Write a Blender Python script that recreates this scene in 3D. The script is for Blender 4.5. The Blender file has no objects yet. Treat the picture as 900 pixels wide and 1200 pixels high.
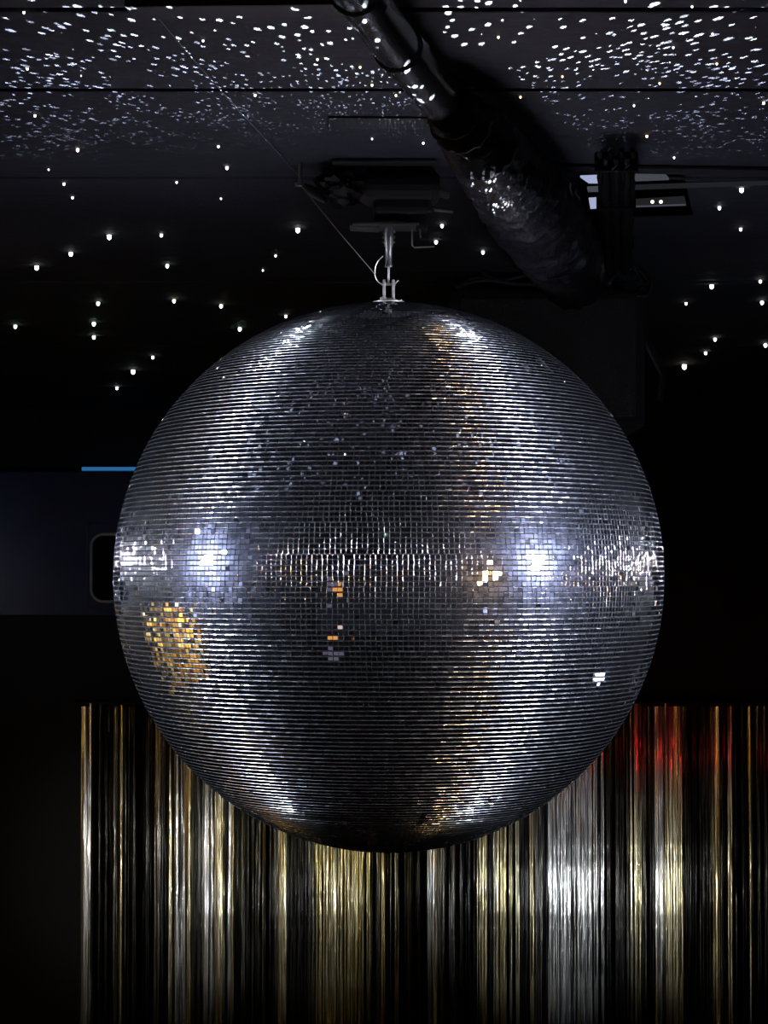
import bpy, bmesh, math, random
import numpy as np
from mathutils import Vector, Matrix
random.seed(7); rng = np.random.default_rng(11)
sc = bpy.context.scene
C = sc.collection
PI = math.pi

# ------------------------------------------------------------------ camera
F = 2400.0                      # focal length in pixels of the 900x1200 frame
CAMZ = 3.0
PITCH = math.atan(75 / F)       # horizon on row 675
cam = bpy.data.cameras.new('camera'); co = bpy.data.objects.new('camera', cam); C.objects.link(co)
co.location = (0, 0, CAMZ); co.rotation_euler = (PI / 2 + PITCH, 0, 0)
cam.sensor_fit = 'VERTICAL'; cam.sensor_height = 36; cam.lens = 36 * F / 1200
cam.clip_start = 0.05; cam.clip_end = 60
sc.camera = co
def ray(px, py):
    dx = (px - 450) / F; dz = (600 - py) / F
    return Vector((dx, math.cos(PITCH) - dz * math.sin(PITCH), math.sin(PITCH) + dz * math.cos(PITCH)))
def at(px, py, Y):              # world point seen at a pixel, at depth Y
    d = ray(px, py); return Vector((0, 0, CAMZ)) + d * (Y / d.y)
HC = 0.75; ZC = CAMZ + HC       # ceiling height
def ceil_at(px, py, drop=0.0):
    d = ray(px, py); return Vector((0, 0, CAMZ)) + d * ((HC - drop) / d.z)

R = 0.5; BALL = at(455.5, 675, 3.749)

# ------------------------------------------------------------------ world, exposure
w = bpy.data.worlds.new('world'); sc.world = w; w.use_nodes = True
bg = w.node_tree.nodes['Background']
bg.inputs[0].default_value = (0.55, 0.68, 1.0, 1); bg.inputs[1].default_value = 0.010
sc.view_settings.view_transform = 'Standard'; sc.view_settings.look = 'None'
sc.view_settings.exposure = 0.0; sc.view_settings.gamma = 1.0; sc.view_settings.use_curve_mapping = False

# ------------------------------------------------------------------ lights
def aim(o, target):
    o.rotation_euler = (Vector(target) - o.location).to_track_quat('-Z', 'Y').to_euler()
def spot(name, loc, target, watts, col, size, radius, blend=0.3):
    l = bpy.data.lights.new(name, 'SPOT'); l.energy = watts; l.color = col; l.spot_size = math.radians(size)
    l.spot_blend = blend; l.shadow_soft_size = radius
    o = bpy.data.objects.new(name, l); C.objects.link(o); o.location = loc; aim(o, target); return o
def point(name, loc, watts, col, radius):
    l = bpy.data.lights.new(name, 'POINT'); l.energy = watts; l.color = col; l.shadow_soft_size = radius
    o = bpy.data.objects.new(name, l); C.objects.link(o); o.location = loc; return o
def polar(az, el, d, c=None):   # position around the ball: azimuth from the camera side, to the right
    a, e = math.radians(az), math.radians(el); c = c or BALL
    return c + Vector((math.sin(a) * math.cos(e), -math.cos(a) * math.cos(e), math.sin(e))) * d

FIX = []   # (location, target) of stage lamps that get a body
def stage(loc, target, watts, col, size, radius, blend=0.3):
    spot('stage_light', loc, target, watts, col, size, radius, blend); FIX.append((Vector(loc), Vector(target), radius))
stage(polar(55.6, 4.6, 2.6), BALL, 1050, (0.88, 0.84, 1.0), 25.5, 0.12)
stage(polar(-70, 4.4, 2.6), BALL, 850, (0.90, 0.86, 1.0), 25.5, 0.085)
stage(polar(33.8, -0.6, 3.0), BALL, 75, (1.0, 0.50, 0.14), 21, 0.05)
stage(polar(38.0, 0.4, 3.0), BALL, 75, (1.0, 0.55, 0.20), 21, 0.05)
# low lamps standing under the ball that the foil curtain mirrors
for x, y, z, p, c, r in ((-1.31, 4.6, 1.28, 62, (1.0, 0.94, 0.88), 0.09), (-0.55, 4.9, 1.00, 26, (0.90, 0.95, 1.0), 0.05),
                         (-0.28, 4.6, 1.20, 16, (1.0, 0.86, 0.45), 0.05), (0.90, 4.7, 0.98, 56, (0.90, 0.95, 1.0), 0.07),
                         (1.76, 4.8, 1.02, 40, (1.0, 0.95, 0.82), 0.05)):
    stage((x, y, z), (x * 0.85, 9.0, 1.68), p * 0.9, c, 18.5, r, 1.0)
# warm wash on the gold foil of the left wall
stage((-1.9, 2.6, 2.2), (-3.6, 4.3, 1.8), 640, (1.0, 0.84, 0.48), 60, 0.06, 0.6)
# added unseen lamp: soft wash on the right half of the ceiling
stage((2.6, 4.3, 1.7), (1.2, 4.6, ZC), 20.0, (0.72, 0.80, 1.0), 95, 0.15, 1.0)
stage((-2.6, 6.4, 2.9), (-1.4, 9.0, 3.0), 7.0, (0.45, 0.60, 1.0), 34, 0.08, 1.0)  # added unseen lamp to bring out the porthole panel and frame
# the mirror ball's own reflections thrown onto the ceiling: one lamp with a dot pattern
GL = BALL + Vector((0.13, -0.37, 0.335))
gob = point('ball_reflections', GL, 1.0, (0.80, 0.88, 1.0), 0.0)
def gobo_nodes(l):
    l.use_nodes = True; nt = l.node_tree; N = nt.nodes; L = nt.links
    em = N['Emission']
    def math_(op, a=None, b=None, c=None, clamp=False):
        n = N.new('ShaderNodeMath'); n.operation = op; n.use_clamp = clamp
        for i, v in enumerate((a, b, c)):
            if v is None: continue
            if isinstance(v, (int, float)): n.inputs[i].default_value = v
            else: L.new(v, n.inputs[i])
        return n.outputs[0]
    def vec(op, a, b=None, s=None):
        n = N.new('ShaderNodeVectorMath'); n.operation = op
        for i, v in enumerate((a, b)):
            if v is None: continue
            if isinstance(v, (tuple, Vector)): n.inputs[i].default_value = tuple(v)
            else: L.new(v, n.inputs[i])
        if s is not None:
            if isinstance(s, (int, float)): n.inputs['Scale'].default_value = s
            else: L.new(s, n.inputs['Scale'])
        return n.outputs['Value'] if op in ('LENGTH', 'DOT_PRODUCT') else n.outputs[0]
    tc = N.new('ShaderNodeTexCoord')
    d = tc.outputs['Normal']
    sx = N.new('ShaderNodeSeparateXYZ'); L.new(d, sx.inputs[0])
    dz = math_('MAXIMUM', sx.outputs[2], 0.02)
    t = math_('DIVIDE', ZC - GL.z, dz)
    hit = vec('SCALE', d, s=t)                      # where the beam meets the ceiling, from the lamp
    rel = vec('ADD', hit, tuple(GL - BALL))
    vn = vec('NORMALIZE', rel)
    out = None
    sp = N.new('ShaderNodeSeparateXYZ'); L.new(vn, sp.inputs[0])
    az = math_('ARCTAN2', sp.outputs[0], math_('MULTIPLY', sp.outputs[1], -1.0)); el = math_('ARCSINE', sp.outputs[2])
    for sc_, off, th in ((42, 3.1, 0.21), (58, 18.4, 0.24)):
        cb = N.new('ShaderNodeCombineXYZ')
        L.new(math_('ADD', math_('MULTIPLY', az, sc_), off), cb.inputs[0]); L.new(math_('ADD', math_('MULTIPLY', el, sc_), off * 1.7), cb.inputs[1])
        vo = N.new('ShaderNodeTexVoronoi'); vo.voronoi_dimensions = '2D'; vo.inputs['Scale'].default_value = 1.0; vo.inputs['Randomness'].default_value = 0.85; L.new(cb.outputs[0], vo.inputs['Vector'])
        nz = N.new('ShaderNodeTexNoise'); nz.noise_dimensions = '2D'; nz.inputs['Scale'].default_value = 0.13; nz.inputs['Detail'].default_value = 1; L.new(cb.outputs[0], nz.inputs['Vector'])
        sc3 = N.new('ShaderNodeSeparateColor'); L.new(vo.outputs['Color'], sc3.inputs[0])
        on = math_('LESS_THAN', sc3.outputs[0], math_('MULTIPLY', math_('SUBTRACT', nz.outputs[0], 0.40), 2.6))
        size = math_('MULTIPLY_ADD', sc3.outputs[1], th * 0.5, th * 0.6)
        v = math_('MULTIPLY', math_('SUBTRACT', size, vo.outputs['Distance']), 16.0, clamp=True)
        v = math_('MULTIPLY', math_('MULTIPLY', v, on), math_('MULTIPLY_ADD', sc3.outputs[2], 0.9, 0.35))
        out = v if out is None else math_('ADD', out, v)
    # only upward and towards the lit front of the ball
    sr = N.new('ShaderNodeSeparateXYZ'); L.new(rel, sr.inputs[0])
    front = math_('MULTIPLY', math_('SUBTRACT', -0.06, sr.outputs[1]), 2.6, clamp=True)
    up = math_('GREATER_THAN', sx.outputs[2], 0.05)
    far = math_('MULTIPLY', math_('SUBTRACT', 1.75, vec('LENGTH', rel)), 3.0, clamp=True)
    near = math_('MULTIPLY', math_('SUBTRACT', vec('LENGTH', rel), 0.72), 2.0, clamp=True)
    dist2 = math_('MULTIPLY', math_('MULTIPLY', t, t), math_('MULTIPLY', far, near))
    sa = math_('MULTIPLY', math_('MULTIPLY', out, front), up)
    fin = math_('MULTIPLY', sa, math_('MULTIPLY', dist2, math_('DIVIDE', 1.0, dz)))
    L.new(math_('MULTIPLY', fin, 900.0), em.inputs['Strength'])
gobo_nodes(gob.data)

# ------------------------------------------------------------------ helpers
def newmat(name): 
    m = bpy.data.materials.new(name); m.use_nodes = True; return m
def pbr(name, col, rough=0.5, metal=0.0, noise=0.0, nscale=20.0, bump=0.0, bscale=60.0, stretch=(1, 1, 1), spec=None, aniso=None):
    m = newmat(name); nt = m.node_tree; N = nt.nodes; L = nt.links; p = N['Principled BSDF']
    p.inputs['Roughness'].default_value = rough; p.inputs['Metallic'].default_value = metal
    if spec is not None: p.inputs['Specular IOR Level'].default_value = spec
    tc = N.new('ShaderNodeTexCoord'); mp = N.new('ShaderNodeMapping'); mp.inputs['Scale'].default_value = stretch
    L.new(tc.outputs['Object'], mp.inputs[0])
    if noise > 0:
        nz = N.new('ShaderNodeTexNoise'); nz.inputs['Scale'].default_value = nscale; nz.inputs['Detail'].default_value = 5
        L.new(mp.outputs[0], nz.inputs['Vector'])
        r = N.new('ShaderNodeValToRGB'); r.color_ramp.elements[0].position = 0.3; r.color_ramp.elements[1].position = 0.7
        r.color_ramp.elements[0].color = tuple(c * (1 - noise) for c in col) + (1,)
        r.color_ramp.elements[1].color = tuple(min(1, c * (1 + noise)) for c in col) + (1,)
        L.new(nz.outputs[0], r.inputs[0]); L.new(r.outputs[0], p.inputs['Base Color'])
    else: p.inputs['Base Color'].default_value = tuple(col) + (1,)
    if bump > 0:
        nz = N.new('ShaderNodeTexNoise'); nz.inputs['Scale'].default_value = bscale; nz.inputs['Detail'].default_value = 4
        L.new(mp.outputs[0], nz.inputs['Vector'])
        b = N.new('ShaderNodeBump'); b.inputs['Strength'].default_value = 1.0; b.inputs['Distance'].default_value = bump
        L.new(nz.outputs[0], b.inputs['Height']); L.new(b.outputs[0], p.inputs['Normal'])
    return m
def emit(name, col, s):
    m = newmat(name); nt = m.node_tree; nt.nodes.remove(nt.nodes['Principled BSDF'])
    e = nt.nodes.new('ShaderNodeEmission'); e.inputs[0].default_value = tuple(col) + (1,); e.inputs[1].default_value = s
    nt.links.new(e.outputs[0], nt.nodes['Material Output'].inputs[0]); return m

def obj(name, bm, mat, parent=None, loc=None, smooth=False):
    me = bpy.data.meshes.new(name)
    if isinstance(bm, bmesh.types.BMesh):
        bmesh.ops.recalc_face_normals(bm, faces=bm.faces)
        if smooth:
            for f in bm.faces: f.smooth = True
            for e in bm.edges:
                if len(e.link_faces) == 2 and e.calc_face_angle(0) > 0.7: e.smooth = False
        bm.to_mesh(me); bm.free()
    me.materials.append(mat)
    o = bpy.data.objects.new(name, me); C.objects.link(o)
    if parent: o.parent = parent
    if loc is not None: o.location = loc
    return o
def thing(name, label, cat, loc=(0, 0, 0), group=None):
    o = bpy.data.objects.new(name, None); C.objects.link(o); o.location = loc; o.empty_display_size = 0.05
    return tag(o, label, cat, group)
def tag(o, label, cat, group=None):
    o['label'] = label; o['category'] = cat
    if group: o['group'] = group
    return o
def struct(o): o['kind'] = 'structure'; return o
def box(bm, c, s, rot=None, bev=0.0):
    M = Matrix.Translation(Vector(c))
    if rot is not None: M = M @ rot
    g = bmesh.ops.create_cube(bm, size=1.0, matrix=M @ Matrix.Diagonal((s[0], s[1], s[2], 1)))
    if bev > 0:
        es = {e for v in g['verts'] for e in v.link_edges}
        bmesh.ops.bevel(bm, geom=list(es), offset=bev, segments=2, affect='EDGES', profile=0.6)
    return g['verts']
def BM(): return bmesh.new()
def tube(bm, pts, rads, seg=16, cap=True, jitter=0.0):
    pts = [Vector(p) for p in pts]
    if not hasattr(rads, '__len__'): rads = [rads] * len(pts)
    rings = []; up = None
    for i, p in enumerate(pts):
        t = (pts[min(i + 1, len(pts) - 1)] - pts[max(i - 1, 0)]).normalized()
        if up is None: up = Vector((0, 0, 1)) if abs(t.z) < 0.9 else Vector((1, 0, 0))
        a = t.cross(up).normalized(); b = a.cross(t).normalized(); up = b
        rings.append([bm.verts.new(p + (a * math.cos(q) + b * math.sin(q)) * rads[i] * (1 + jitter * (random.random() - .5)))
                      for q in [2 * PI * k / seg for k in range(seg)]])
    for i in range(len(rings) - 1):
        for k in range(seg):
            bm.faces.new((rings[i][k], rings[i][(k + 1) % seg], rings[i + 1][(k + 1) % seg], rings[i + 1][k]))
    if cap: bm.faces.new(rings[0][::-1]); bm.faces.new(rings[-1])
def spline(pts, n):             # Catmull-Rom through the points
    P = [Vector(p) for p in pts]; P = [P[0] * 2 - P[1]] + P + [P[-1] * 2 - P[-2]]; out = []
    for i in range(1, len(P) - 2):
        for k in range(n):
            t = k / n; a, b, c, d = P[i - 1:i + 3]
            out.append(0.5 * ((2 * b) + (c - a) * t + (2 * a - 5 * b + 4 * c - d) * t * t + (3 * b - a - 3 * c + d) * t ** 3))
    out.append(P[-2]); return out
def lathe(bm, prof, seg=24, M=None):   # profile of (radius, z)
    rings = []
    for r, z in prof:
        rings.append([bm.verts.new((M or Matrix()) @ Vector((r * math.cos(2 * PI * k / seg), r * math.sin(2 * PI * k / seg), z))) for k in range(seg)])
    for i in range(len(rings) - 1):
        for k in range(seg):
            bm.faces.new((rings[i][k], rings[i][(k + 1) % seg], rings[i + 1][(k + 1) % seg], rings[i + 1][k]))
    bm.faces.new(rings[0][::-1]); bm.faces.new(rings[-1])

# ------------------------------------------------------------------ materials
M_ceil = pbr('ceiling_paint', (0.024, 0.026, 0.038), 0.75, 0, 0.25, 3.0, 0.004, 22.0, (1, 1, 1), 0.25)
M_wall = pbr('dark_wall', (0.006, 0.0065, 0.010), 0.7, 0, 0.3, 2.0)
M_floor = pbr('dark_floor', (0.02, 0.02, 0.022), 0.35, 0, 0.4, 4.0)
M_black = pbr('black_metal', (0.012, 0.012, 0.015), 0.38, 0.0, 0.3, 30)
M_mattblack = pbr('matt_black', (0.006, 0.006, 0.008), 0.75, 0.0, 0.3, 30)
M_foilwrap = pbr('black_foil_wrap', (0.006, 0.006, 0.009), 0.40, 0.0, 0.4, 14, 0.008, 30, (1,1,1), 0.22)
M_pipe = pbr('black_gloss_pipe', (0.02, 0.021, 0.025), 0.22, 0.0, 0.2, 8)
M_steel = pbr('galvanised_steel', (0.40, 0.43, 0.43), 0.42, 0.9, 0.25, 60, 0.0006, 120)
M_grey = pbr('dull_grey_metal', (0.20, 0.21, 0.23), 0.45, 0.5, 0.2, 30)
M_mat2 = pbr('dead_black_rubber', (0.004, 0.004, 0.005), 0.9, 0, 0.2, 30, spec=0.1)
M_cable = pbr('steel_wire', (0.5, 0.5, 0.52), 0.35, 0.8, 0.1, 60)
M_core = pbr('ball_core', (0.012, 0.012, 0.014), 0.7)

def tile_mat():
    m = newmat('mirror_glass'); nt = m.node_tree; N = nt.nodes; L = nt.links; N.remove(N['Principled BSDF'])
    def gl(col, r):
        g = N.new('ShaderNodeBsdfGlossy'); g.inputs['Color'].default_value = tuple(col) + (1,); g.inputs['Roughness'].default_value = r; return g
    mir = gl((0.80, 0.82, 0.84), 0.02)
    # a film of dust on the glass scatters a broad bluish lobe
    haze = gl((0.50, 0.62, 0.95), 0.30)
    geo = N.new('ShaderNodeTexCoord'); nz = N.new('ShaderNodeTexNoise'); nz.inputs['Scale'].default_value = 55; nz.inputs['Detail'].default_value = 6
    L.new(geo.outputs['Object'], nz.inputs['Vector'])
    mr = N.new('ShaderNodeMapRange'); mr.inputs[1].default_value = 0.35; mr.inputs[2].default_value = 0.75; mr.inputs[3].default_value = 0.012; mr.inputs[4].default_value = 0.05
    L.new(nz.outputs[0], mr.inputs[0])
    mx = N.new('ShaderNodeMixShader'); L.new(mr.outputs[0], mx.inputs[0]); L.new(mir.outputs[0], mx.inputs[1]); L.new(haze.outputs[0], mx.inputs[2])
    # ground edges of each little glass square
    e1 = gl((0.84, 0.82, 0.88), 0.105); e2 = gl((0.60, 0.68, 0.76), 0.36)
    me_ = N.new('ShaderNodeMixShader'); me_.inputs[0].default_value = 0.23; L.new(e1.outputs[0], me_.inputs[1]); L.new(e2.outputs[0], me_.inputs[2])
    at_ = N.new('ShaderNodeAttribute'); at_.attribute_name = 'edge'
    gt = N.new('ShaderNodeMath'); gt.operation = 'GREATER_THAN'; gt.inputs[1].default_value = 0.1; L.new(at_.outputs['Fac'], gt.inputs[0])
    for e_, c_ in ((e1, (0.86, 0.82, 0.90)), (e2, (0.52, 0.64, 0.70))):      # side edges darkened in colour to damp their glints
        vm = N.new('ShaderNodeVectorMath'); vm.operation = 'SCALE'; vm.inputs[0].default_value = c_
        L.new(at_.outputs['Fac'], vm.inputs['Scale']); L.new(vm.outputs[0], e_.inputs['Color'])
    fin = N.new('ShaderNodeMixShader'); L.new(gt.outputs[0], fin.inputs[0]); L.new(mx.outputs[0], fin.inputs[1]); L.new(me_.outputs[0], fin.inputs[2])
    L.new(fin.outputs[0], N['Material Output'].inputs[0]); return m
M_tile = tile_mat()

# ------------------------------------------------------------------ room shell
YB = 9.15
def slab(name, x0, x1, y0, y1, z0, z1, mat):
    bm = BM(); box(bm, ((x0 + x1) / 2, (y0 + y1) / 2, (z0 + z1) / 2), (x1 - x0, y1 - y0, z1 - z0)); return struct(obj(name, bm, mat))
slab('floor', -4.2, 4.2, -3.5, YB + .2, -0.1, 0, M_floor)
slab('wall_back', -4.2, 4.2, YB, YB + .2, 0, ZC + .2, M_wall)
slab('wall_left', -4.2, -4.0, -3.5, YB, 0, ZC + .2, M_wall)
slab('wall_right', 4.0, 4.2, -3.5, YB, 0, ZC + .2, M_wall)
# ceiling boards with open joints between them, in one mesh
bm = BM()
def yof(py): return ceil_at(450, py).y
joints = [-3.5, 1.3, yof(12), yof(106), yof(209), yof(331), yof(405), YB]
for i in range(len(joints) - 1):
    a, b = joints[i] + 0.009, joints[i + 1] - 0.009
    if i == 4: b -= 0.012
    box(bm, (0, (a + b) / 2, ZC + 0.012), (8.0, b - a, 0.024), None, 0.004)
box(bm, (0, (YB - 3.5) / 2, ZC + 0.09), (8.2, YB + 3.5, 0.03))
struct(obj('ceiling', bm, M_ceil))
# black soffit beams under two joints
def trim(name, a, b, hgt, dep, mat=M_mattblack):
    a, b = Vector(a), Vector(b); d = b - a
    bm = BM(); box(bm, ((a + b) / 2) - Vector((0, 0, hgt / 2)), (d.length, dep, hgt), Matrix.Rotation(math.atan2(d.y, d.x), 4, 'Z'), 0.003)
    return struct(obj(name, bm, mat))
trim('trim_1', ceil_at(640, 194), ceil_at(1010, 200), 0.008, 0.05)
trim('trim_2', ceil_at(150, 5), ceil_at(420, 2), 0.012, 0.06)
trim('trim_3', ceil_at(384, 142), ceil_at(500, 143), 0.004, 0.08)

# ------------------------------------------------------------------ mirror ball
def build_ball():
    root = thing('mirror_ball', 'huge round mirror ball covered in small square mirror tiles, hanging from the ceiling', 'disco ball', BALL)
    rows = 182; dth = PI / rows
    cs, ts, bs, ns, hw, hh = [], [], [], [], [], []
    i = 1
    while i < rows - 1:
        lat = PI / 2 - (i + .5) * dth
        band = 6 if abs(lat) < 0.5 else (4 if abs(lat) < 0.9 else (2 if abs(lat) < 1.25 else 1))
        band = min(band, rows - 1 - i)
        lats = [PI / 2 - (i + k + .5) * dth for k in range(band)]
        cmin = min(math.cos(l) for l in lats)
        n = max(6, int(2 * PI * cmin / dth))
        ph0 = rng.random() * 2 * PI
        for k, l in enumerate(lats):
            ph = ph0 + (np.arange(n) + 0.5) * 2 * PI / n + rng.normal(0, 0.0006, n)
            cl, sl = math.cos(l + rng.normal(0, 0.0004)), math.sin(l)
            nn = np.stack([cl * np.cos(ph), cl * np.sin(ph), np.full(n, sl)], 1)
            tt = np.stack([-np.sin(ph), np.cos(ph), np.zeros(n)], 1)
            bb = np.cross(nn, tt)
            # tilt shared by little sheets of tiles, plus a tilt of its own
            sheet = (np.arange(n) // 6)
            st = rng.normal(0, 0.006, (sheet.max() + 1, 2))[sheet] if k % 3 == 0 or k == 0 else st_prev[:n]
            st_prev = st
            own = rng.normal(0, 0.0065, (n, 2)); odd = rng.random(n) < 0.05
            own[odd] = rng.normal(0, 0.08, (odd.sum(), 2))
            til = st + own
            cs.append(nn * R); 
            n2 = nn + tt * til[:, :1] + bb * til[:, 1:]; n2 /= np.linalg.norm(n2, axis=1)[:, None]
            t2 = tt - n2 * np.sum(tt * n2, 1)[:, None]; t2 /= np.linalg.norm(t2, axis=1)[:, None]
            ns.append(n2); ts.append(t2); bs.append(np.cross(n2, t2))
            hw.append(np.full(n, min(2 * PI * cl / n, dth * 1.25) * R * 0.5 * 0.98)); hh.append(np.full(n, dth * R * 0.5 * 0.965))
        i += band
    c = np.concatenate(cs); n = np.concatenate(ns); t = np.concatenate(ts); b = np.concatenate(bs)
    hw = np.concatenate(hw)[:, None]; hh = np.concatenate(hh)[:, None]; K = len(c)
    bev = 0.0013; bu = 0.0005; dpt = 0.0006
    q = [(-1, -1), (1, -1), (1, 1), (-1, 1)]
    V = np.zeros((K, 8, 3)); NV = np.zeros((K, 8, 3))
    for j, (u, v) in enumerate(q):
        V[:, j] = c + t * u * (hw - bu) + b * v * (hh - bev)
        V[:, 4 + j] = c + t * u * hw + b * v * hh - n * dpt
    faces = np.array([[0, 1, 2, 3], [4, 5, 1, 0], [5, 6, 2, 1], [6, 7, 3, 2], [7, 4, 0, 3]])
    # a normal for every corner of every face: flat mirror, rounded edges
    out = {1: -b, 2: t, 3: b, 4: -t}
    LN = np.zeros((K, 5, 4, 3)); LN[:, 0] = n[:, None]
    jn = n + t * rng.normal(0, 0.045, (K, 1)) + b * rng.normal(0, 0.03, (K, 1))
    for f in range(1, 5):
        o = jn * 0.35 + out[f] * 0.94 + (jn - n) * 0.6
        i_ = jn * 0.97 + out[f] * 0.22
        for j, vi in enumerate(faces[f]):
            x = o if vi >= 4 else i_
            LN[:, f, j] = x / np.linalg.norm(x, axis=1)[:, None]
    me = bpy.data.meshes.new('mirror_tiles')
    allf = (faces[None] + (np.arange(K) * 8)[:, None, None]).reshape(-1)
    nf = K * 5
    me.vertices.add(K * 8); me.vertices.foreach_set('co', V.reshape(-1))
    me.loops.add(nf * 4); me.loops.foreach_set('vertex_index', allf.astype(np.int32))
    me.polygons.add(nf); me.polygons.foreach_set('loop_start', (np.arange(nf) * 4).astype(np.int32))
    me.update(calc_edges=True)
    at_ = me.attributes.new('edge', 'FLOAT', 'FACE')
    ed = np.ones((K, 5), dtype=np.float32); ed[:, 0] = 0; ed[:, 2] = 0.36; ed[:, 4] = 0.36; ed[:, 1::2] *= rng.uniform(0.55, 1.0, (K, 1)); at_.data.foreach_set('value', ed.reshape(-1))
    me.polygons.foreach_set('use_smooth', np.ones(nf, dtype=bool))
    me.normals_split_custom_set(LN.reshape(-1, 3).tolist())
    me.materials.append(M_tile)
    o = bpy.data.objects.new('mirror_tiles', me); C.objects.link(o); o.parent = root
    bm = BM(); bmesh.ops.create_uvsphere(bm, u_segments=128, v_segments=64, radius=R - 0.0016); obj('core', bm, M_core, root, smooth=True)
    # cap on the pole with the forked hanger and its pin
    cap = BM(); lathe(cap, [(0.03, R - 0.006), (0.03, R + 0.003), (0.018, R + 0.006), (0.012, R + 0.009)]); obj('pole_cap', cap, M_grey, root, smooth=True)
    hb = BM()
    for s in (-1, 1): box(hb, (s * 0.0085, 0, R + 0.024), (0.005, 0.014, 0.04), None, 0.001)
    box(hb, (0, 0, R + 0.007), (0.024, 0.018, 0.006), None, 0.001)
    h = obj('hanger_bracket', hb, M_steel, root)
    pn = BM(); tube(pn, [(-0.014, 0, R + 0.036), (0.013, 0, R + 0.036)], 0.003, 10); tube(pn, [(0.010, 0, R + 0.036), (0.018, 0, R + 0.043)], 0.0015, 8)
    obj('pin', pn, M_steel, h, smooth=True)
    ey = BM(); box(ey, (-0.010, -0.01, R + 0.007), (0.012, 0.008, 0.007), None, 0.001); obj('nut', ey, M_steel, root)
    ey = BM(); tube(ey, [(0.022, -0.008, R - 0.004), (0.022, -0.008, R + 0.006)], 0.003, 10)
    obj('bolt', ey, M_steel, root)
build_ball()

# ------------------------------------------------------------------ motor and drop shaft above the ball
def px(p): return p * 3.749 / F            # pixels to metres at the ball
m = thing('ball_motor', 'black motor unit on the ceiling with steel drop shaft above the mirror ball', 'motor', (BALL.x, BALL.y, ZC))
def L(x, y, dy=0.0):                        # local point of a pixel at the ball's depth
    p = at(x, y, BALL.y + dy); return Vector((p.x - BALL.x, dy, p.z - ZC))
bm = BM()
zt, zb = -0.002, L(455, 262).z
a, b = L(437, 0).x, L(505, 0).x
box(bm, ((a + b) / 2, 0, (zt + zb + .012) / 2), (b - a, 0.11, zt - zb - .012), None, 0.008)
box(bm, (L(490, 0).x, 0.0, zb + .006), (px(26), 0.06, 0.03), Matrix.Rotation(0.3, 4, 'Y'), 0.004)
M2 = Matrix.Translation((L(470, 0).x, -0.03, (zt + zb) / 2 + .01)) @ Matrix.Rotation(PI / 2, 4, 'Y')
lathe(bm, [(0.025, -0.075), (0.036, -0.06), (0.036, 0.055), (0.022, 0.07)], 20, M2)
obj('motor_housing', bm, M_mattblack, m)
bm = BM(); box(bm, (L(452, 0).x, 0, L(0, 266).z), (px(78), 0.075, 0.004), None, 0.001)
box(bm, (L(427, 0).x, 0, L(0, 268).z), (px(34), 0.05, 0.003), Matrix.Rotation(0.05, 4, 'Y')); obj('mounting_plate', bm, M_grey, m)
bm = BM()
x0 = L(454.5, 0).x
prof = [(0.0095, L(0, 262).z), (0.0095, L(0, 268).z), (0.0085, L(0, 288).z), (0.0065, L(0, 290).z), (0.0060, L(0, 310).z), (0.0072, L(0, 311).z), (0.0072, L(0, 313).z), (0.0022, L(0, 313.5).z), (0.0022, L(0, 331).z)]
lathe(bm, prof[::-1], 18, Matrix.Translation((x0 * 0, 0, 0)))
for y in (272, 278, 284): tube(bm, [(-0.012, 0, L(0, y).z), (0.012, 0, L(0, y).z)], 0.0022, 8)
obj('drop_shaft', bm, M_steel, m, smooth=True)
# side bracket with two little steel ears, and the clear-ended arm below it
bm = BM()
box(bm, L(514, 226, -0.02), (px(26), 0.03, 0.010), Matrix.Rotation(0.28, 4, 'Y'), 0.002)
box(bm, L(520, 247, -0.02), (px(22), 0.02, 0.003), Matrix.Rotation(0.1, 4, 'Y'), 0.001)
tube(bm, [L(500, 238, -0.02), L(508, 243, -0.02), L(527, 246, -0.02)], 0.002, 8)
obj('side_bracket', bm, M_grey, m)
bm = BM()
tube(bm, [L(483, 268), L(483, 288), L(486, 290), L(509, 289)], 0.0016, 8); tube(bm, [L(492, 268), L(493, 279)], 0.0013, 8)
obj('limit_arm', bm, M_cable, m)
# crumpled black cloth and tape packed round the left of the motor
bm = BM(); bmesh.ops.create_icosphere(bm, subdivisions=4, radius=1.0)
from mathutils import noise as mn
for v in bm.verts:
    n_ = mn.noise(v.co * 2.3 + Vector((3, 1, 7))) * 0.35 + mn.noise(v.co * 6.1) * 0.16 + mn.noise(v.co * 14) * 0.07
    v.co *= 1 + n_
    v.co = Vector((v.co.x * 0.060, v.co.y * 0.06, v.co.z * 0.034))
    v.co.z = min(v.co.z, 0.033)
obj('tape_wrapping', bm, M_foilwrap, m, loc=(L(406, 0).x, -0.01, -0.036), smooth=True)
bm = BM(); box(bm, (L(450, 0).x, -0.02, -0.004), (px(120), 0.15, 0.006), None, 0.002); obj('ceiling_plate', bm, M_mattblack, m)

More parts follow.
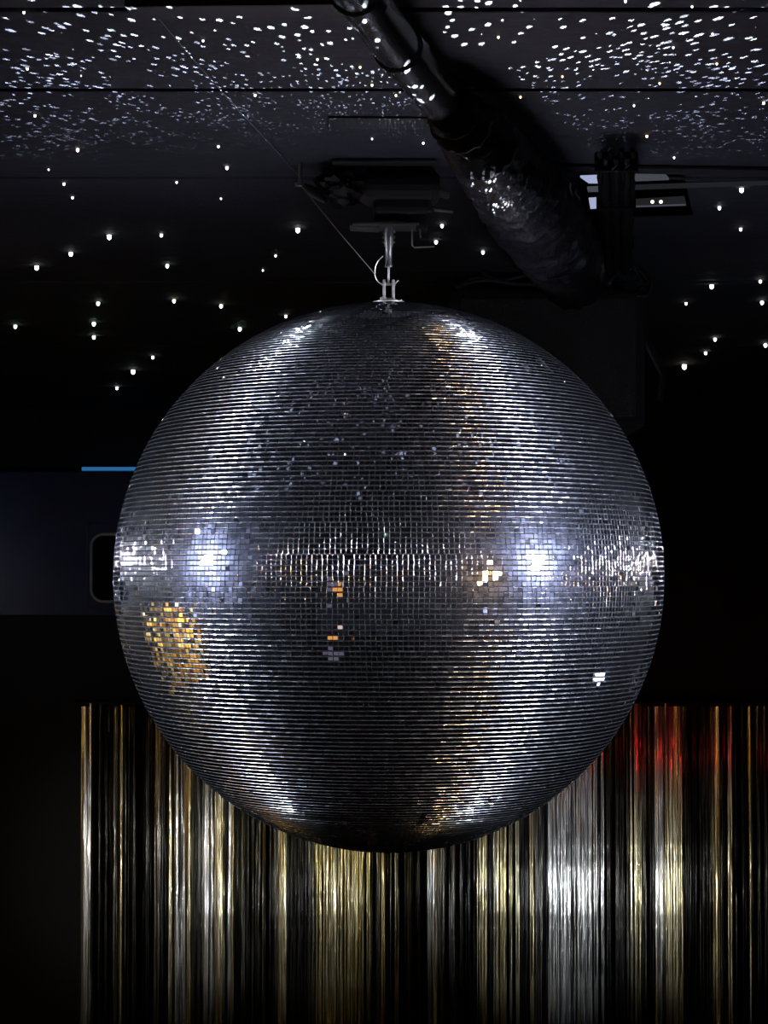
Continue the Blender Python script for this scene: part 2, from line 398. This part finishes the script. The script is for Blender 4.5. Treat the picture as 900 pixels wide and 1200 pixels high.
# safety wire: along the ceiling, over an anchor, down to the hanger with a loop
anc = at(352, 214, 3.70)
t_ = thing('wire_anchor', 'small steel screw anchor with black sleeve on the ceiling left of the motor', 'anchor', (anc.x, anc.y, ZC))
bm = BM(); lathe(bm, [(0.004, 0), (0.004, anc.z - ZC), (0.010, anc.z - ZC - .001), (0.010, anc.z - ZC - .006)][::-1], 12)
obj('screw', bm, M_steel, t_)
q0 = anc - t_.location; q1 = at(381, 236, 3.71) - t_.location
bm = BM(); tube(bm, [q0 + (q1 - q0) * .12, q0 + (q1 - q0) * .5, q1], [0.004, 0.011, 0.006], 10); obj('sleeve', bm, M_mattblack, t_, smooth=True)
bm = BM()
hook = at(440, 322, 3.735)
tube(bm, [anc + Vector((0, 0, -0.004)), (anc + hook) / 2 + Vector((0, 0, -0.004)), hook], 0.0009, 6)
lp = [(449, 300), (443, 306), (439.5, 315), (440, 324), (444, 331), (450, 334)]
tube(bm, spline([at(x, y, 3.735) for x, y in lp], 6), 0.0011, 6)
tag(obj('safety_wire', bm, M_cable), 'thin steel safety wire slanting down to a loop beside the drop shaft', 'wire')
bm = BM()
tube(bm, [ceil_at(x, y, 0.004) for x, y in ((150, -14), (186, 22), (232, 76), (284, 134), (318, 170), (352, 208))], 0.0007, 6)
tag(obj('ceiling_wire', bm, M_grey), 'thin wire running diagonally along the speckled ceiling to the anchor', 'wire')

# ------------------------------------------------------------------ slim pipe, wrapped duct, hanging black box
def CA(x, y, drop): return ceil_at(x, y, drop)
p_ = thing('ceiling_pipe', 'smooth glossy black pipe crossing the top of the ceiling diagonally', 'pipe', CA(470, 60, 0.05))
o0 = p_.location
pp = [CA(402, -40, 0.045), CA(431, 8, 0.045), CA(468, 58, 0.045), CA(505, 104, 0.045), CA(535, 140, 0.045)]
bm = BM(); tube(bm, [v - o0 for v in spline(pp, 6)], 0.031, 28); obj('pipe_run', bm, M_pipe, p_, smooth=True)
c1 = CA(471, 61, 0.045) - o0; dr = (pp[3] - pp[2]).normalized()
bm = BM(); tube(bm, [c1 - dr * .03, c1 - dr * .028, c1 + dr * .028, c1 + dr * .03], [0.031, 0.0345, 0.0345, 0.031], 28); obj('pipe_collar', bm, M_pipe, p_, smooth=True)
c2 = CA(421, -9, 0.045) - o0
bm = BM(); tube(bm, [c2 - dr * .02, c2 - dr * .018, c2 + dr * .018, c2 + dr * .02], [0.031, 0.0345, 0.0345, 0.031], 28); obj('pipe_collar', bm, M_pipe, p_, smooth=True)

d_ = thing('wrapped_duct', 'fat crinkled black flexible duct running from the pipe down to the black box', 'duct', CA(600, 220, 0.08))
o0 = d_.location
path = spline([CA(528, 130, 0.06), CA(560, 165, 0.075), CA(600, 215, 0.085), CA(632, 258, 0.085), CA(655, 292, 0.085), at(672, 322, 4.95)], 16)
n = len(path); rad = [0.033 + 0.045 * min(1, i / (n * .5)) + 0.007 * math.sin(i * 1.9) for i in range(n)]
bm = BM(); tube(bm, [v - o0 for v in path], rad, 40, True, 0.10); obj('duct_sleeve', bm, M_foilwrap, d_, smooth=True)
for i in (3,):
    bm = BM(); tg = (path[i + 1] - path[i]).normalized(); tube(bm, [path[i] - o0 - tg * .012, path[i] - o0 + tg * .012], rad[i] + 0.003, 32)
    obj('clamp_band', bm, M_mattblack, d_)

d2 = thing('cable_bundle', 'straight black cable bundle on the ceiling crossing in front of the louvred light', 'cable bundle', CA(722, 230, 0.03))
o0 = d2.location
bm = BM()
pth = [CA(722, y, 0.028) for y in range(176, 318, 8)]
for k in range(7):
    ox, oz = (k - 3) * 0.0095, -0.012 * (k % 2)
    tube(bm, [v - o0 + Vector((ox + random.uniform(-.002, .002), 0, oz)) for v in pth], [0.004 + 0.0045 * min(1, i / 10) for i in range(len(pth))], 10)
obj('cables', bm, M_mat2, d2, smooth=True)
for y in (190, 236, 283):
    c = CA(722, y, 0.036) - o0; bm = BM(); box(bm, c, (0.075, 0.012, 0.034), None, 0.003); obj('strap', bm, M_mat2, d2)

YX = 5.0
b0, b1 = at(529, 338, YX), at(756, 338, YX); bz = at(640, 500, YX).z
bx = thing('black_box', 'large black hanging cabinet half hidden behind the upper right of the ball', 'cabinet', ((b0.x + b1.x) / 2, YX + .22, b0.z))
W, H = b1.x - b0.x, b0.z - bz
bm = BM(); box(bm, (0, 0, -H / 2), (W, 0.44, H), None, 0.012); obj('cabinet_shell', bm, M_mattblack, bx)
bm = BM(); box(bm, (0, -0.2225, -H / 2), (W - .05, 0.006, H - .05), None, 0.002)
obj('front_grille', bm, pbr('black_grille', (0.012, 0.012, 0.014), 0.5, 0, 0.3, 200, 0.002, 300), bx)
for s in (-1, 1):
    bm = BM(); box(bm, (s * (W / 2 - .04), 0, (ZC - b0.z) / 2), (0.03, 0.03, ZC - b0.z)); obj('hanging_bracket', bm, M_black, bx)
for (x, y), (u, v) in (((628, 327), (650, 333)), ((652, 331), (686, 337)), ((688, 326), (716, 332))):
    bm = BM(); p, q = at(x, y, YX - .03), at(u, v, YX - .03); mid = (p + q) / 2 - bx.location
    box(bm, mid, ((q - p).length, 0.04, 0.010), Matrix.Rotation(-math.atan2((q - p).z, (q - p).x), 4, 'Y'), 0.002); obj('steel_lug', bm, M_steel, bx)
# side yoke arm, right
bm = BM(); tube(bm, [v - bx.location for v in (at(756, 400, YX + .1), at(776, 440, YX + .1), at(772, 470, YX + .1))], 0.012, 10); obj('yoke_arm', bm, M_black, bx)
bm = BM()
for pts in ([(534, 337), (550, 331), (575, 328), (600, 332), (628, 333)], [(541, 336), (556, 325), (585, 329), (618, 322), (640, 330)], [(566, 318), (574, 325), (590, 330)],
            [(700, 328), (722, 306), (742, 312), (752, 330), (757, 338)], [(712, 330), (730, 316), (750, 318), (758, 330), (748, 340)], [(706, 326), (716, 296), (730, 300), (744, 324)],
            [(690, 330), (712, 308), (738, 308), (760, 326), (758, 345), (746, 346)]):
    tube(bm, spline([at(x, y, YX - .06) for x, y in pts], 6), 0.0065, 8)
tag(obj('loose_cables', bm, M_black, smooth=True), 'tangle of black cables lying over the top of the hanging black box', 'cables')

# ------------------------------------------------------------------ louvred ceiling light
lt = thing('louvred_ceiling_light', 'rectangular ceiling light with dark louvre bars and bluish panes above the black box', 'ceiling light', CA(742, 224, 0))
o0 = lt.location
M_bl = emit('bluish_lit_pane', (0.60, 0.68, 1.0), 0.6); M_dm = emit('dim_lit_pane', (0.62, 0.68, 0.85), 0.09); M_dd = emit('dimmer_lit_pane', (0.62, 0.68, 0.80), 0.022)
def quad(pts, mat, parent, name, dz=0.0, th=0.004):
    bm = BM(); vs = [bm.verts.new(CA(x, y, 0.006 + dz) - o0) for x, y in pts]
    f = bm.faces.new(vs); r = bmesh.ops.extrude_face_region(bm, geom=[f])
    for v in r['geom']:
        if isinstance(v, bmesh.types.BMVert): v.co.z += th
    return obj(name, bm, mat, parent)
quad([(676, 200), (800, 198), (812, 252), (684, 256)], M_mattblack, lt, 'frame', -0.006, 0.005)
quad([(680, 208), (706, 207), (706, 215), (690, 215)], M_bl, lt, 'pane')
quad([(736, 206), (778, 204), (784, 211), (734, 213)], M_dm, lt, 'pane')
quad([(688, 221), (706, 220), (706, 225), (689, 225)], M_dm, lt, 'pane')
quad([(734, 219), (900, 214), (900, 217), (734, 223)], M_dd, lt, 'glowing_ledge')  # lighter strip of the seam, its lit tone made by emission
quad([(690, 234), (706, 233), (706, 244), (692, 245)], M_bl, lt, 'pane')
quad([(733, 236), (802, 232), (804, 240), (733, 242.5)], M_dd, lt, 'pane')
quad([(733, 242), (803, 239.5), (804, 241), (733, 243.5)], M_dm, lt, 'glowing_ledge', 0.001)  # no lamp: pale edge given a dim glow of its own
for x in (764.5, 774.5):
    bm = BM(); bmesh.ops.create_icosphere(bm, subdivisions=2, radius=0.0035); obj('indicator', bm, emit('warm_indicator', (1, .85, .75), 3), lt, loc=CA(x, 236.5, 0.012) - o0)

# ------------------------------------------------------------------ stars in the ceiling
G = 'star lights set in the dark ceiling'
STAR = [ # x, y, size, tint, label
 (28, 15, 1.5, 'm', 'warm LED star light in the top left corner of the ceiling'),
 (32, 81, 1.5, 'm', 'warm LED star light near the left edge, second from the top corner'),
 (41, 136, 1.5, 'm', 'warm LED star light near the left edge below the drifting specks'),
 (95, 89, .8, 'w', 'tiny LED star light alone in the dark gap of the upper left specks'),
 (91, 176, 2.0, 'm', 'LED star light just under the upper left specks'),
 (57, 199, 1.0, 'w', 'faint tiny LED star light left of the short left-hand chain'),
 (75, 216, 1.6, 'm', 'LED star light, upper one of a close pair on the left'),
 (85, 232, 1.4, 'm', 'LED star light, lower one of a close pair on the left'),
 (128, 278, 2.9, 'w', 'brightest LED star light of the slanting row of three on the left'),
 (83, 298, 2.5, 'w', 'middle LED star light of the slanting row of three on the left'),
 (43, 314, 2.7, 'w', 'lowest leftmost LED star light of the slanting row of three'),
 (189, 276, 1.9, 'w', 'LED star light at the top of the vertical line of three left of the wire'),
 (196, 312, 2.1, 'w', 'LED star light in the middle of the vertical line of three'),
 (204, 353, 2.1, 'm', 'LED star light at the bottom of the vertical line of three'),
 (115, 356, 2.2, 'g', 'greenish LED star light, top of the tight stack of three at left'),
 (110, 380, 2.3, 'g', 'greenish LED star light, middle of the tight stack of three at left'),
 (110, 395.5, 2.1, 'g', 'greenish LED star light, bottom of the tight stack of three at left'),
 (18, 383, 2.1, 'g', 'greenish LED star light at the far left edge'),
 (259, 359, 2.1, 'm', 'LED star light above and left of the ball rim'),
 (281, 386, 2.2, 'g', 'greenish LED star light just off the upper left ball rim'),
 (335, 371, 1.7, 'm', 'LED star light peeping over the upper left rim of the ball'),
 (179, 419, 1.8, 'w', 'upper right LED star light of the lowest slanting trio'),
 (156, 436, 2.6, 'w', 'middle LED star light of the lowest slanting trio'),
 (137, 455, 1.8, 'w', 'lowest LED star light of all, at the end of the slanting trio'),
 (256, 172, 1.4, 'm', 'LED star light above another one under the central left specks'),
 (266, 197, 1.9, 'w', 'LED star light below the first under the central left specks'),
 (207, 214, 1.2, 'm', 'faint warm LED star light between the left specks and the row of three'),
 (259, 233, 1.0, 'w', 'tiny LED star light left of the wire anchor'),
 (349, 270, 2.9, 'w', 'bright white LED star light just left of the slanting safety wire'),
 (323, 300, 1.2, 'm', 'small warm LED star light left of the safety wire'),
 (308, 317, 1.0, 'w', 'tiny LED star light lower left of the small warm one by the safety wire'),
 (328, 18, 1.3, 'm', 'LED star light at the top among the specks left of the pipe'),
 (238, 48, 1.3, 'm', 'LED star light among the specks beside the ceiling wire'),
 (299, 112, 1.4, 'm', 'warm LED star light in the densest specks right of the ceiling wire'),
 (372, 70, 1.3, 'm', 'warm LED star light among the specks left of the pipe collar'),
 (422, 79, 1.3, 'a', 'amber LED star light just left of the pipe collar'),
 (436, 100, 1.4, 'a', 'amber LED star light below the pipe collar'),
 (464, 112, 1.2, 'a', 'amber LED star light touching the left side of the pipe'),
 (436, 163, 1.0, 'w', 'tiny LED star light above the motor, left one of two'),
 (496, 168, 1.2, 'w', 'tiny LED star light above the motor, right one of two'),
 (518, 265, 2.0, 'w', 'upper LED star light of the pair right of the drop shaft'),
 (511, 284, 2.1, 'w', 'lower LED star light of the pair right of the drop shaft'),
 (566, 296, 2.0, 'w', 'single LED star light between motor and wrapped duct'),
 (584, 44, 1.4, 'a', 'amber LED star light right of the pipe near the top'),
 (610, 114, 1.2, 'a', 'amber LED star light above the wrapped duct'),
 (659, 90, 1.1, 'a', 'amber LED star light among the right-hand specks'),
 (733, 2, 1.5, 'w', 'LED star light at the very top edge right of centre'),
 (811, 8, 1.3, 'm', 'LED star light at the top edge near the right corner'),
 (789, 56, 1.3, 'w', 'white LED star light in the upper right specks'),
 (835, 40, 1.2, 'm', 'small LED star light near the upper right corner'),
 (840, 75, 1.3, 'a', 'amber LED star light below the upper right corner'),
 (773, 98, 1.2, 'a', 'amber LED star light above the right ceiling seam'),
 (743, 124, 1.1, 'w', 'small LED star light just below the right ceiling seam'),
 (758, 160, 1.5, 'a', 'amber LED star light above the louvred ceiling light'),
 (790, 185, 1.1, 'w', 'tiny LED star light above the right end of the louvred light'),
 (895, 121, 1.6, 'a', 'amber LED star light at the right edge beside the seam'),
 (869, 223, 2.8, 'w', 'bright LED star light, topmost of three right of the louvred light'),
 (843, 244, 2.0, 'w', 'left LED star light of three right of the louvred light'),
 (868, 269, 1.8, 'w', 'bottom LED star light of three right of the louvred light'),
 (738, 270, 1.6, 'w', 'LED star light beside the cable bundle under the louvred light'),
 (834, 336, 2.6, 'w', 'large white LED star light below the long right seam'),
 (804, 356, 1.6, 'm', 'small LED star light lower left of the large one under the seam'),
 (891, 330, 1.9, 'm', 'upper LED star light of the pair at the right edge'),
 (893, 355, 2.2, 'w', 'lower LED star light of the pair at the right edge'),
 (838, 398, 2.0, 'w', 'upper LED star light of the slanting trio right of the ball'),
 (827, 414, 1.8, 'm', 'middle LED star light of the slanting trio right of the ball'),
 (802, 430, 3.0, 'm', 'brightest LED star light, lowest of the slanting trio right of the ball'),
 (897, 405, 2.2, 'w', 'lowest LED star light at the right edge')]
TINT = {'w': (0.93, 0.97, 1.0), 'm': (1.0, 0.93, 0.80), 'g': (0.75, 1.0, 0.80), 'a': (1.0, 0.72, 0.42)}
SM = {k: emit('star_' + {'w': 'white', 'm': 'warm', 'g': 'green', 'a': 'amber'}[k], v, 7.0) for k, v in TINT.items()}
def star(p, r, tint, label, group=G):
    s = thing('star_light', label, 'star light', (p.x, p.y, ZC), group)
    bm = BM(); lathe(bm, [(r * 0.25, -r * 2.5), (r * 0.75, -r * 2.2), (r, -r * 1.5), (r, 0.0)], 12); obj('bulb', bm, SM[tint], s, smooth=True)
    bm = BM(); lathe(bm, [(r * 1.15, -r * 0.35), (r * 1.5, -r * 0.3), (r * 1.6, 0.0)], 14); obj('bezel', bm, M_black, s)
for x, y, sz, tint, lab in STAR:
    p = ceil_at(x, y); Y = p.y
    r = sz * 0.85 * Y / F
    p = ceil_at(x, y, min(r * 1.3, .02)); star(p, r, tint, lab)
# a few more of them overhead, seen only as sparks in the ball
for k in range(22):
    p = Vector((random.uniform(-1.8, 1.8), random.uniform(-1.8, 2.1), ZC))
    star(p, 0.006, random.choice('wmga'), 'LED star light in the ceiling behind the camera, mirrored in the ball', 'star lights overhead behind the camera')

# ------------------------------------------------------------------ foil curtain
def foil(name, col, rough):
    m = newmat(name); nt = m.node_tree; N = nt.nodes; L = nt.links; N.remove(N['Principled BSDF'])
    tc = N.new('ShaderNodeTexCoord'); mp = N.new('ShaderNodeMapping'); mp.inputs['Scale'].default_value = (60, 60, 0.8); L.new(tc.outputs['Object'], mp.inputs[0])
    nz = N.new('ShaderNodeTexNoise'); nz.inputs['Scale'].default_value = 1.0; nz.inputs['Detail'].default_value = 3; L.new(mp.outputs[0], nz.inputs['Vector'])
    mp2 = N.new('ShaderNodeMapping'); mp2.inputs['Scale'].default_value = (30, 30, 14); L.new(tc.outputs['Object'], mp2.inputs[0])
    n2 = N.new('ShaderNodeTexNoise'); n2.inputs['Scale'].default_value = 1.0; n2.inputs['Detail'].default_value = 2; L.new(mp2.outputs[0], n2.inputs['Vector'])
    ad = N.new('ShaderNodeMath'); ad.operation = 'MULTIPLY_ADD'; ad.inputs[1].default_value = 0.12; L.new(n2.outputs[0], ad.inputs[0]); L.new(nz.outputs[0], ad.inputs[2])
    bp = N.new('ShaderNodeBump'); bp.inputs['Distance'].default_value = 0.010; L.new(ad.outputs[0], bp.inputs['Height'])
    g = N.new('ShaderNodeBsdfGlossy'); g.inputs['Color'].default_value = tuple(col) + (1,); g.inputs['Roughness'].default_value = rough; L.new(bp.outputs[0], g.inputs['Normal'])
    g2 = N.new('ShaderNodeBsdfGlossy'); g2.inputs['Color'].default_value = tuple(col) + (1,); g2.inputs['Roughness'].default_value = 0.30; L.new(bp.outputs[0], g2.inputs['Normal'])
    mx = N.new('ShaderNodeMixShader'); mx.inputs[0].default_value = 0.5; L.new(g.outputs[0], mx.inputs[1]); L.new(g2.outputs[0], mx.inputs[2])
    L.new(mx.outputs[0], N['Material Output'].inputs[0]); return m
FM = [foil('pale_gold_foil', (0.74, 0.68, 0.46), 0.11), foil('silver_foil', (0.74, 0.75, 0.74), 0.10), foil('smoky_foil', (0.14, 0.135, 0.12), 0.14), foil('gold_foil', (0.66, 0.58, 0.32), 0.12), foil('crinkled_gold_foil', (0.90, 0.52, 0.10), 0.6), foil('crinkled_brass_foil', (0.75, 0.60, 0.28), 0.5), foil('unlit_foil', (0.035, 0.035, 0.034), 0.12)]  # last foil: near-black colour stands for strips turned away from the lamps
def strip(width, height, yaw, curl, seed):
    r = random.Random(seed); bm = BM(); nu, nv = 5, 24; g = []
    ph = r.random() * 6; amp = r.uniform(0.01, 0.06)
    for j in range(nv + 1):
        z = -height * j / nv; a = yaw + amp * math.sin(ph + z * 2.0); row = []
        for i in range(nu + 1):
            u = (i / nu - .5) * width; v = curl * ((i / nu - .5) ** 2 - .08) * width * 2
            row.append(bm.verts.new((u * math.cos(a) - v * math.sin(a), u * math.sin(a) + v * math.cos(a), z)))
        g.append(row)
    for j in range(nv):
        for i in range(nu): bm.faces.new((g[j][i], g[j][i + 1], g[j + 1][i + 1], g[j + 1][i]))
    for f in bm.faces: f.smooth = True
    return bm
YC = 9.0
def curtain(name, label, origin, rotz, width, zt, zb, n, matpick, seed, backlayer=True):
    t = thing(name, label, 'curtain', (origin[0], origin[1], zt)); t.rotation_euler = (0, 0, rotz)
    bm = BM(); tube(bm, [(-.03, 0, 0.0), (width + .03, 0, 0.0)], 0.014, 12); obj('rail', bm, M_black, t)
    r = random.Random(seed)
    for k in range(n):
        x = width * (k + .5) / n; wd = r.choice((0.012, 0.018, 0.026, 0.034, 0.042)) * (width / n / .031)
        flat = backlayer and any(p0 < 450 + (origin[0] + x) / YC * F < p1 for p0, p1 in ((318, 440), (560, 706), (742, 830))); yaw = r.gauss(0, 0.04 if flat else 0.38); s = strip(wd, zt - zb, yaw, r.uniform(-0.25, 0.25) if flat else r.uniform(-0.9, 0.9), seed * 1000 + k)
        obj('foil_strip', s, FM[matpick(x, r)], t, loc=(x, r.uniform(-.02, .02), 0))
    if backlayer:
        o = None; bm = BM()
        for k in range(60):
            s = strip(0.05, zt - zb, r.gauss(0, .5), r.uniform(-.5, .5), 77 + k); x = width * (k + .5) / 60
            me = bpy.data.meshes.new('tmp'); s.to_mesh(me); s.free(); nv = len(bm.verts); bm.from_mesh(me); bpy.data.meshes.remove(me)
            bm.verts.ensure_lookup_table()
            for v in bm.verts[nv:]: v.co.x += x; v.co.y += 0.07
        o = obj('back_layer', bm, FM[2], t); o['kind'] = 'stuff'
    return t
xl = at(96, 800, YC).x; xr = at(925, 800, YC).x; ztop = at(450, 824, YC).z; zbot = 0.3
def pick(x, r):
    X = xl + x; p = 450 + X / YC * F
    if 640 < p < 705: return 1
    if 94 < p < 112: return r.choice((1, 0))
    if 205 < p < 300: return r.choice((1, 0, 1, 6))
    if 380 < p < 430: return r.choice((3, 0, 3))
    if 500 < p < 514: return 1
    if 765 < p < 800: return r.choice((1, 0, 6))
    return r.choice((0, 2, 6, 6, 3, 6, 6, 0, 6, 2))
curtain('foil_curtain', 'shimmering gold and silver foil strip curtain hanging on the back wall below the ball', (xl, YC), 0, xr - xl, ztop, zbot, 100, pick, 5)
curtain('foil_curtain', 'bright gold foil strip curtain on the left wall, seen only mirrored in the ball', (-3.6, 2.75), PI / 2, 2.9, 2.55, 1.0, 44, lambda x, r: r.choice((4, 4, 5, 5, 5, 1)), 9, False)
# red lamp mirrored by the curtain
rl = thing('red_lamp', 'small red lamp on a stand right of the picture, mirrored in the foil', 'lamp', (1.51, 7.4, 0))
bm = BM(); lathe(bm, [(0.13, 0), (0.13, 0.02), (0.012, 0.04), (0.012, 2.03)]); obj('stand', bm, M_black, rl)
qd = (Vector((1.28, 9, 2.23)) - Vector((1.51, 7.4, 2.09))).to_track_quat('Z', 'Y').to_matrix().to_4x4(); Q = Matrix.Translation((0, 0, 2.09)) @ qd
bm = BM(); lathe(bm, [(0.03, -0.10), (0.062, -0.06), (0.062, 0.10), (0.056, 0.10), (0.056, -0.05), (0.001, -0.055)], 24, Q); obj('lamp_hood', bm, M_black, rl)
bm = BM(); lathe(bm, [(0.054, -0.045), (0.054, -0.03), (0.03, -0.02)], 24, Q); obj('lens', bm, emit('red_glass', (1.0, 0.015, 0.02), 14), rl)
# ------------------------------------------------------------------ left wall panel behind the ball
YP = 9.0
def P(x, y, dy=0.0): return at(x, y, YP + dy)
a, b = P(-60, 552), P(200, 722)
pn = thing('wall_panel', 'dark blue wall panel with a rounded porthole frame at the left behind the ball', 'wall panel', ((a.x + b.x) / 2, YP + .06, b.z))
o0 = pn.location
bm = BM(); box(bm, (0, 0, (a.z - b.z) / 2), (b.x - a.x, 0.10, a.z - b.z), None, 0.006)
obj('panel_board', bm, pbr('blue_black_gloss', (0.02, 0.035, 0.11), 0.30, 0, 0.5, 3), pn)
def rrect(x0, x1, z0, z1, r, n=8):
    pts = []
    for cx, cz, a0 in ((x1 - r, z1 - r, 0), (x0 + r, z1 - r, 90), (x0 + r, z0 + r, 180), (x1 - r, z0 + r, 270)):
        for k in range(n + 1):
            a = math.radians(a0 + 90 * k / n); pts.append(Vector((cx + r * math.cos(a), 0, cz + r * math.sin(a))))
    return pts
def frame(x0, y0, x1, y1, r, th, mat, name, y):
    A, B = P(x0, y0) - o0, P(x1, y1) - o0
    pts = rrect(A.x, B.x, B.z, A.z, r); bm = BM()
    pts = [v + Vector((0, y, 0)) for v in pts]; pts.append(pts[0]); tube(bm, pts, th, 8, False); return obj(name, bm, mat, pn, smooth=True)
frame(107, 626, 185, 705, 0.055, 0.006, pbr('pale_frame', (0.75, 0.74, 0.72), 0.45), 'porthole_frame', -0.056)
frame(102, 614, 192, 712, 0.004, 0.0025, M_grey, 'outer_trim', -0.052)
A, B = P(108, 627) - o0, P(184, 704) - o0
pts = rrect(A.x, B.x, B.z, A.z, 0.05); bm = BM(); f = bm.faces.new([bm.verts.new(v + Vector((0, -0.054, 0))) for v in pts])
rr = bmesh.ops.extrude_face_region(bm, geom=[f])
for v in rr['geom']:
    if isinstance(v, bmesh.types.BMVert): v.co.y += 0.004
obj('porthole_glass', bm, pbr('black_glass', (0.004, 0.004, 0.006), 0.08), pn)
bm = BM(); A, B = P(95, 547) - o0, P(200, 551) - o0
box(bm, ((A.x + B.x) / 2, -0.03, (A.z + B.z) / 2), (B.x - A.x, 0.02, abs(A.z - B.z))); obj('blue_light_strip', bm, emit('blue_strip', (0.05, 0.30, 0.75), 0.42), pn)

# ------------------------------------------------------------------ bodies of the stage lamps (outside the picture)
LABS = ['white stage lamp shining on the ball from the right', 'white stage lamp shining on the ball from the left', 'amber stage lamp right of the camera, nearer to it',
        'amber stage lamp right of the camera, farther from it', 'first floor lamp from the left facing the foil curtain', 'second floor lamp from the left facing the foil curtain',
        'small yellow floor lamp straight below the ball', 'fourth floor lamp from the left facing the foil curtain', 'floor lamp farthest right facing the foil curtain',
        'warm stage lamp washing the gold foil on the left wall', 'added bluish fill lamp tilted up at the right of the ceiling', 'added blue fill lamp on the left lighting the porthole panel']
for (loc, tgt, r), lab in zip(FIX, LABS):
    t = thing('stage_lamp', lab + ', outside the picture', 'stage lamp', loc); d = (tgt - loc).normalized()
    q = (-d).to_track_quat('Z', 'Y').to_matrix().to_4x4(); rr = r + .02
    bm = BM(); lathe(bm, [(rr, 0.02), (rr, 0.10), (rr * .8, 0.22), (rr * .3, 0.26)], 24, q); obj('lamp_can', bm, M_black, t, smooth=True)
    bm = BM(); top = loc.z > 2.6
    zend = (ZC - loc.z) if top else -loc.z
    c = q @ Vector((0, 0, 0.13))
    s = 1 if top else -1
    tube(bm, [c + Vector((0, 0, s * rr)), Vector((c.x, c.y, zend))], 0.012, 8); obj('support_pole', bm, M_black, t)

# ------------------------------------------------------------------ added globe stand and a downlight behind the camera, mirrored in the ball
lampc = BALL + Vector((-1.14, -3.04, 0))
lt2 = thing('added_globe_stand', 'added stand of glowing amber and lilac globes behind the camera, tinting tiles of the ball', 'floor lamp', (lampc.x, lampc.y, 0))
bm = BM(); lathe(bm, [(0.18, 0), (0.18, 0.02), (0.02, 0.05), (0.02, 2.85)]); obj('pole', bm, M_black, lt2, smooth=True)
GA = emit('amber_globe', (1.0, 0.42, 0.10), 0.9); GP = emit('lilac_globe', (0.70, 0.60, 0.95), 0.16); GW = emit('pink_globe', (1.0, 0.75, 0.70), 0.8)  # glowing globes stand in for the lilac shape and amber dots mirrored there
for dx, dy, z, r, mt in ((.10, 0, 2.82, .06, GA), (.16, .03, 2.70, .055, GA), (-.10, 0, 2.76, .13, GP), (-.05, .1, 2.4, .10, GP), (.12, 0, 1.95, .05, GW),
                         (.02, .08, 1.72, .05, GA), (-.10, .02, 1.66, .05, GA), (-.12, 0, 1.84, .05, GP), (-.22, 0, 1.30, .09, GP), (.02, 0, 1.18, .11, GP), (.38, 0, 1.68, .045, GA)):
    bm = BM(); bmesh.ops.create_uvsphere(bm, u_segments=20, v_segments=12, radius=r); g = obj('globe', bm, mt, lt2, loc=(dx, dy, z), smooth=True)
    bm = BM(); tube(bm, [(0, 0, -r), (0, 0, -r - .03), (-dx, -dy, -r - .06)], 0.008, 6); obj('arm', bm, M_black, g)
q = thing('downlight', 'round greenish white downlight in the ceiling behind the camera', 'downlight', (BALL.x - .07, 1.2, ZC))
bm = BM(); lathe(bm, [(0.06, -0.012), (0.075, 0)][::1], 24); obj('trim_ring', bm, M_black, q)
bm = BM(); bmesh.ops.create_uvsphere(bm, u_segments=20, v_segments=12, radius=0.045); obj('bulb', bm, emit('greenish_bulb', (0.75, 1.0, 0.85), 3.0), q, loc=(0, 0, -0.035), smooth=True)
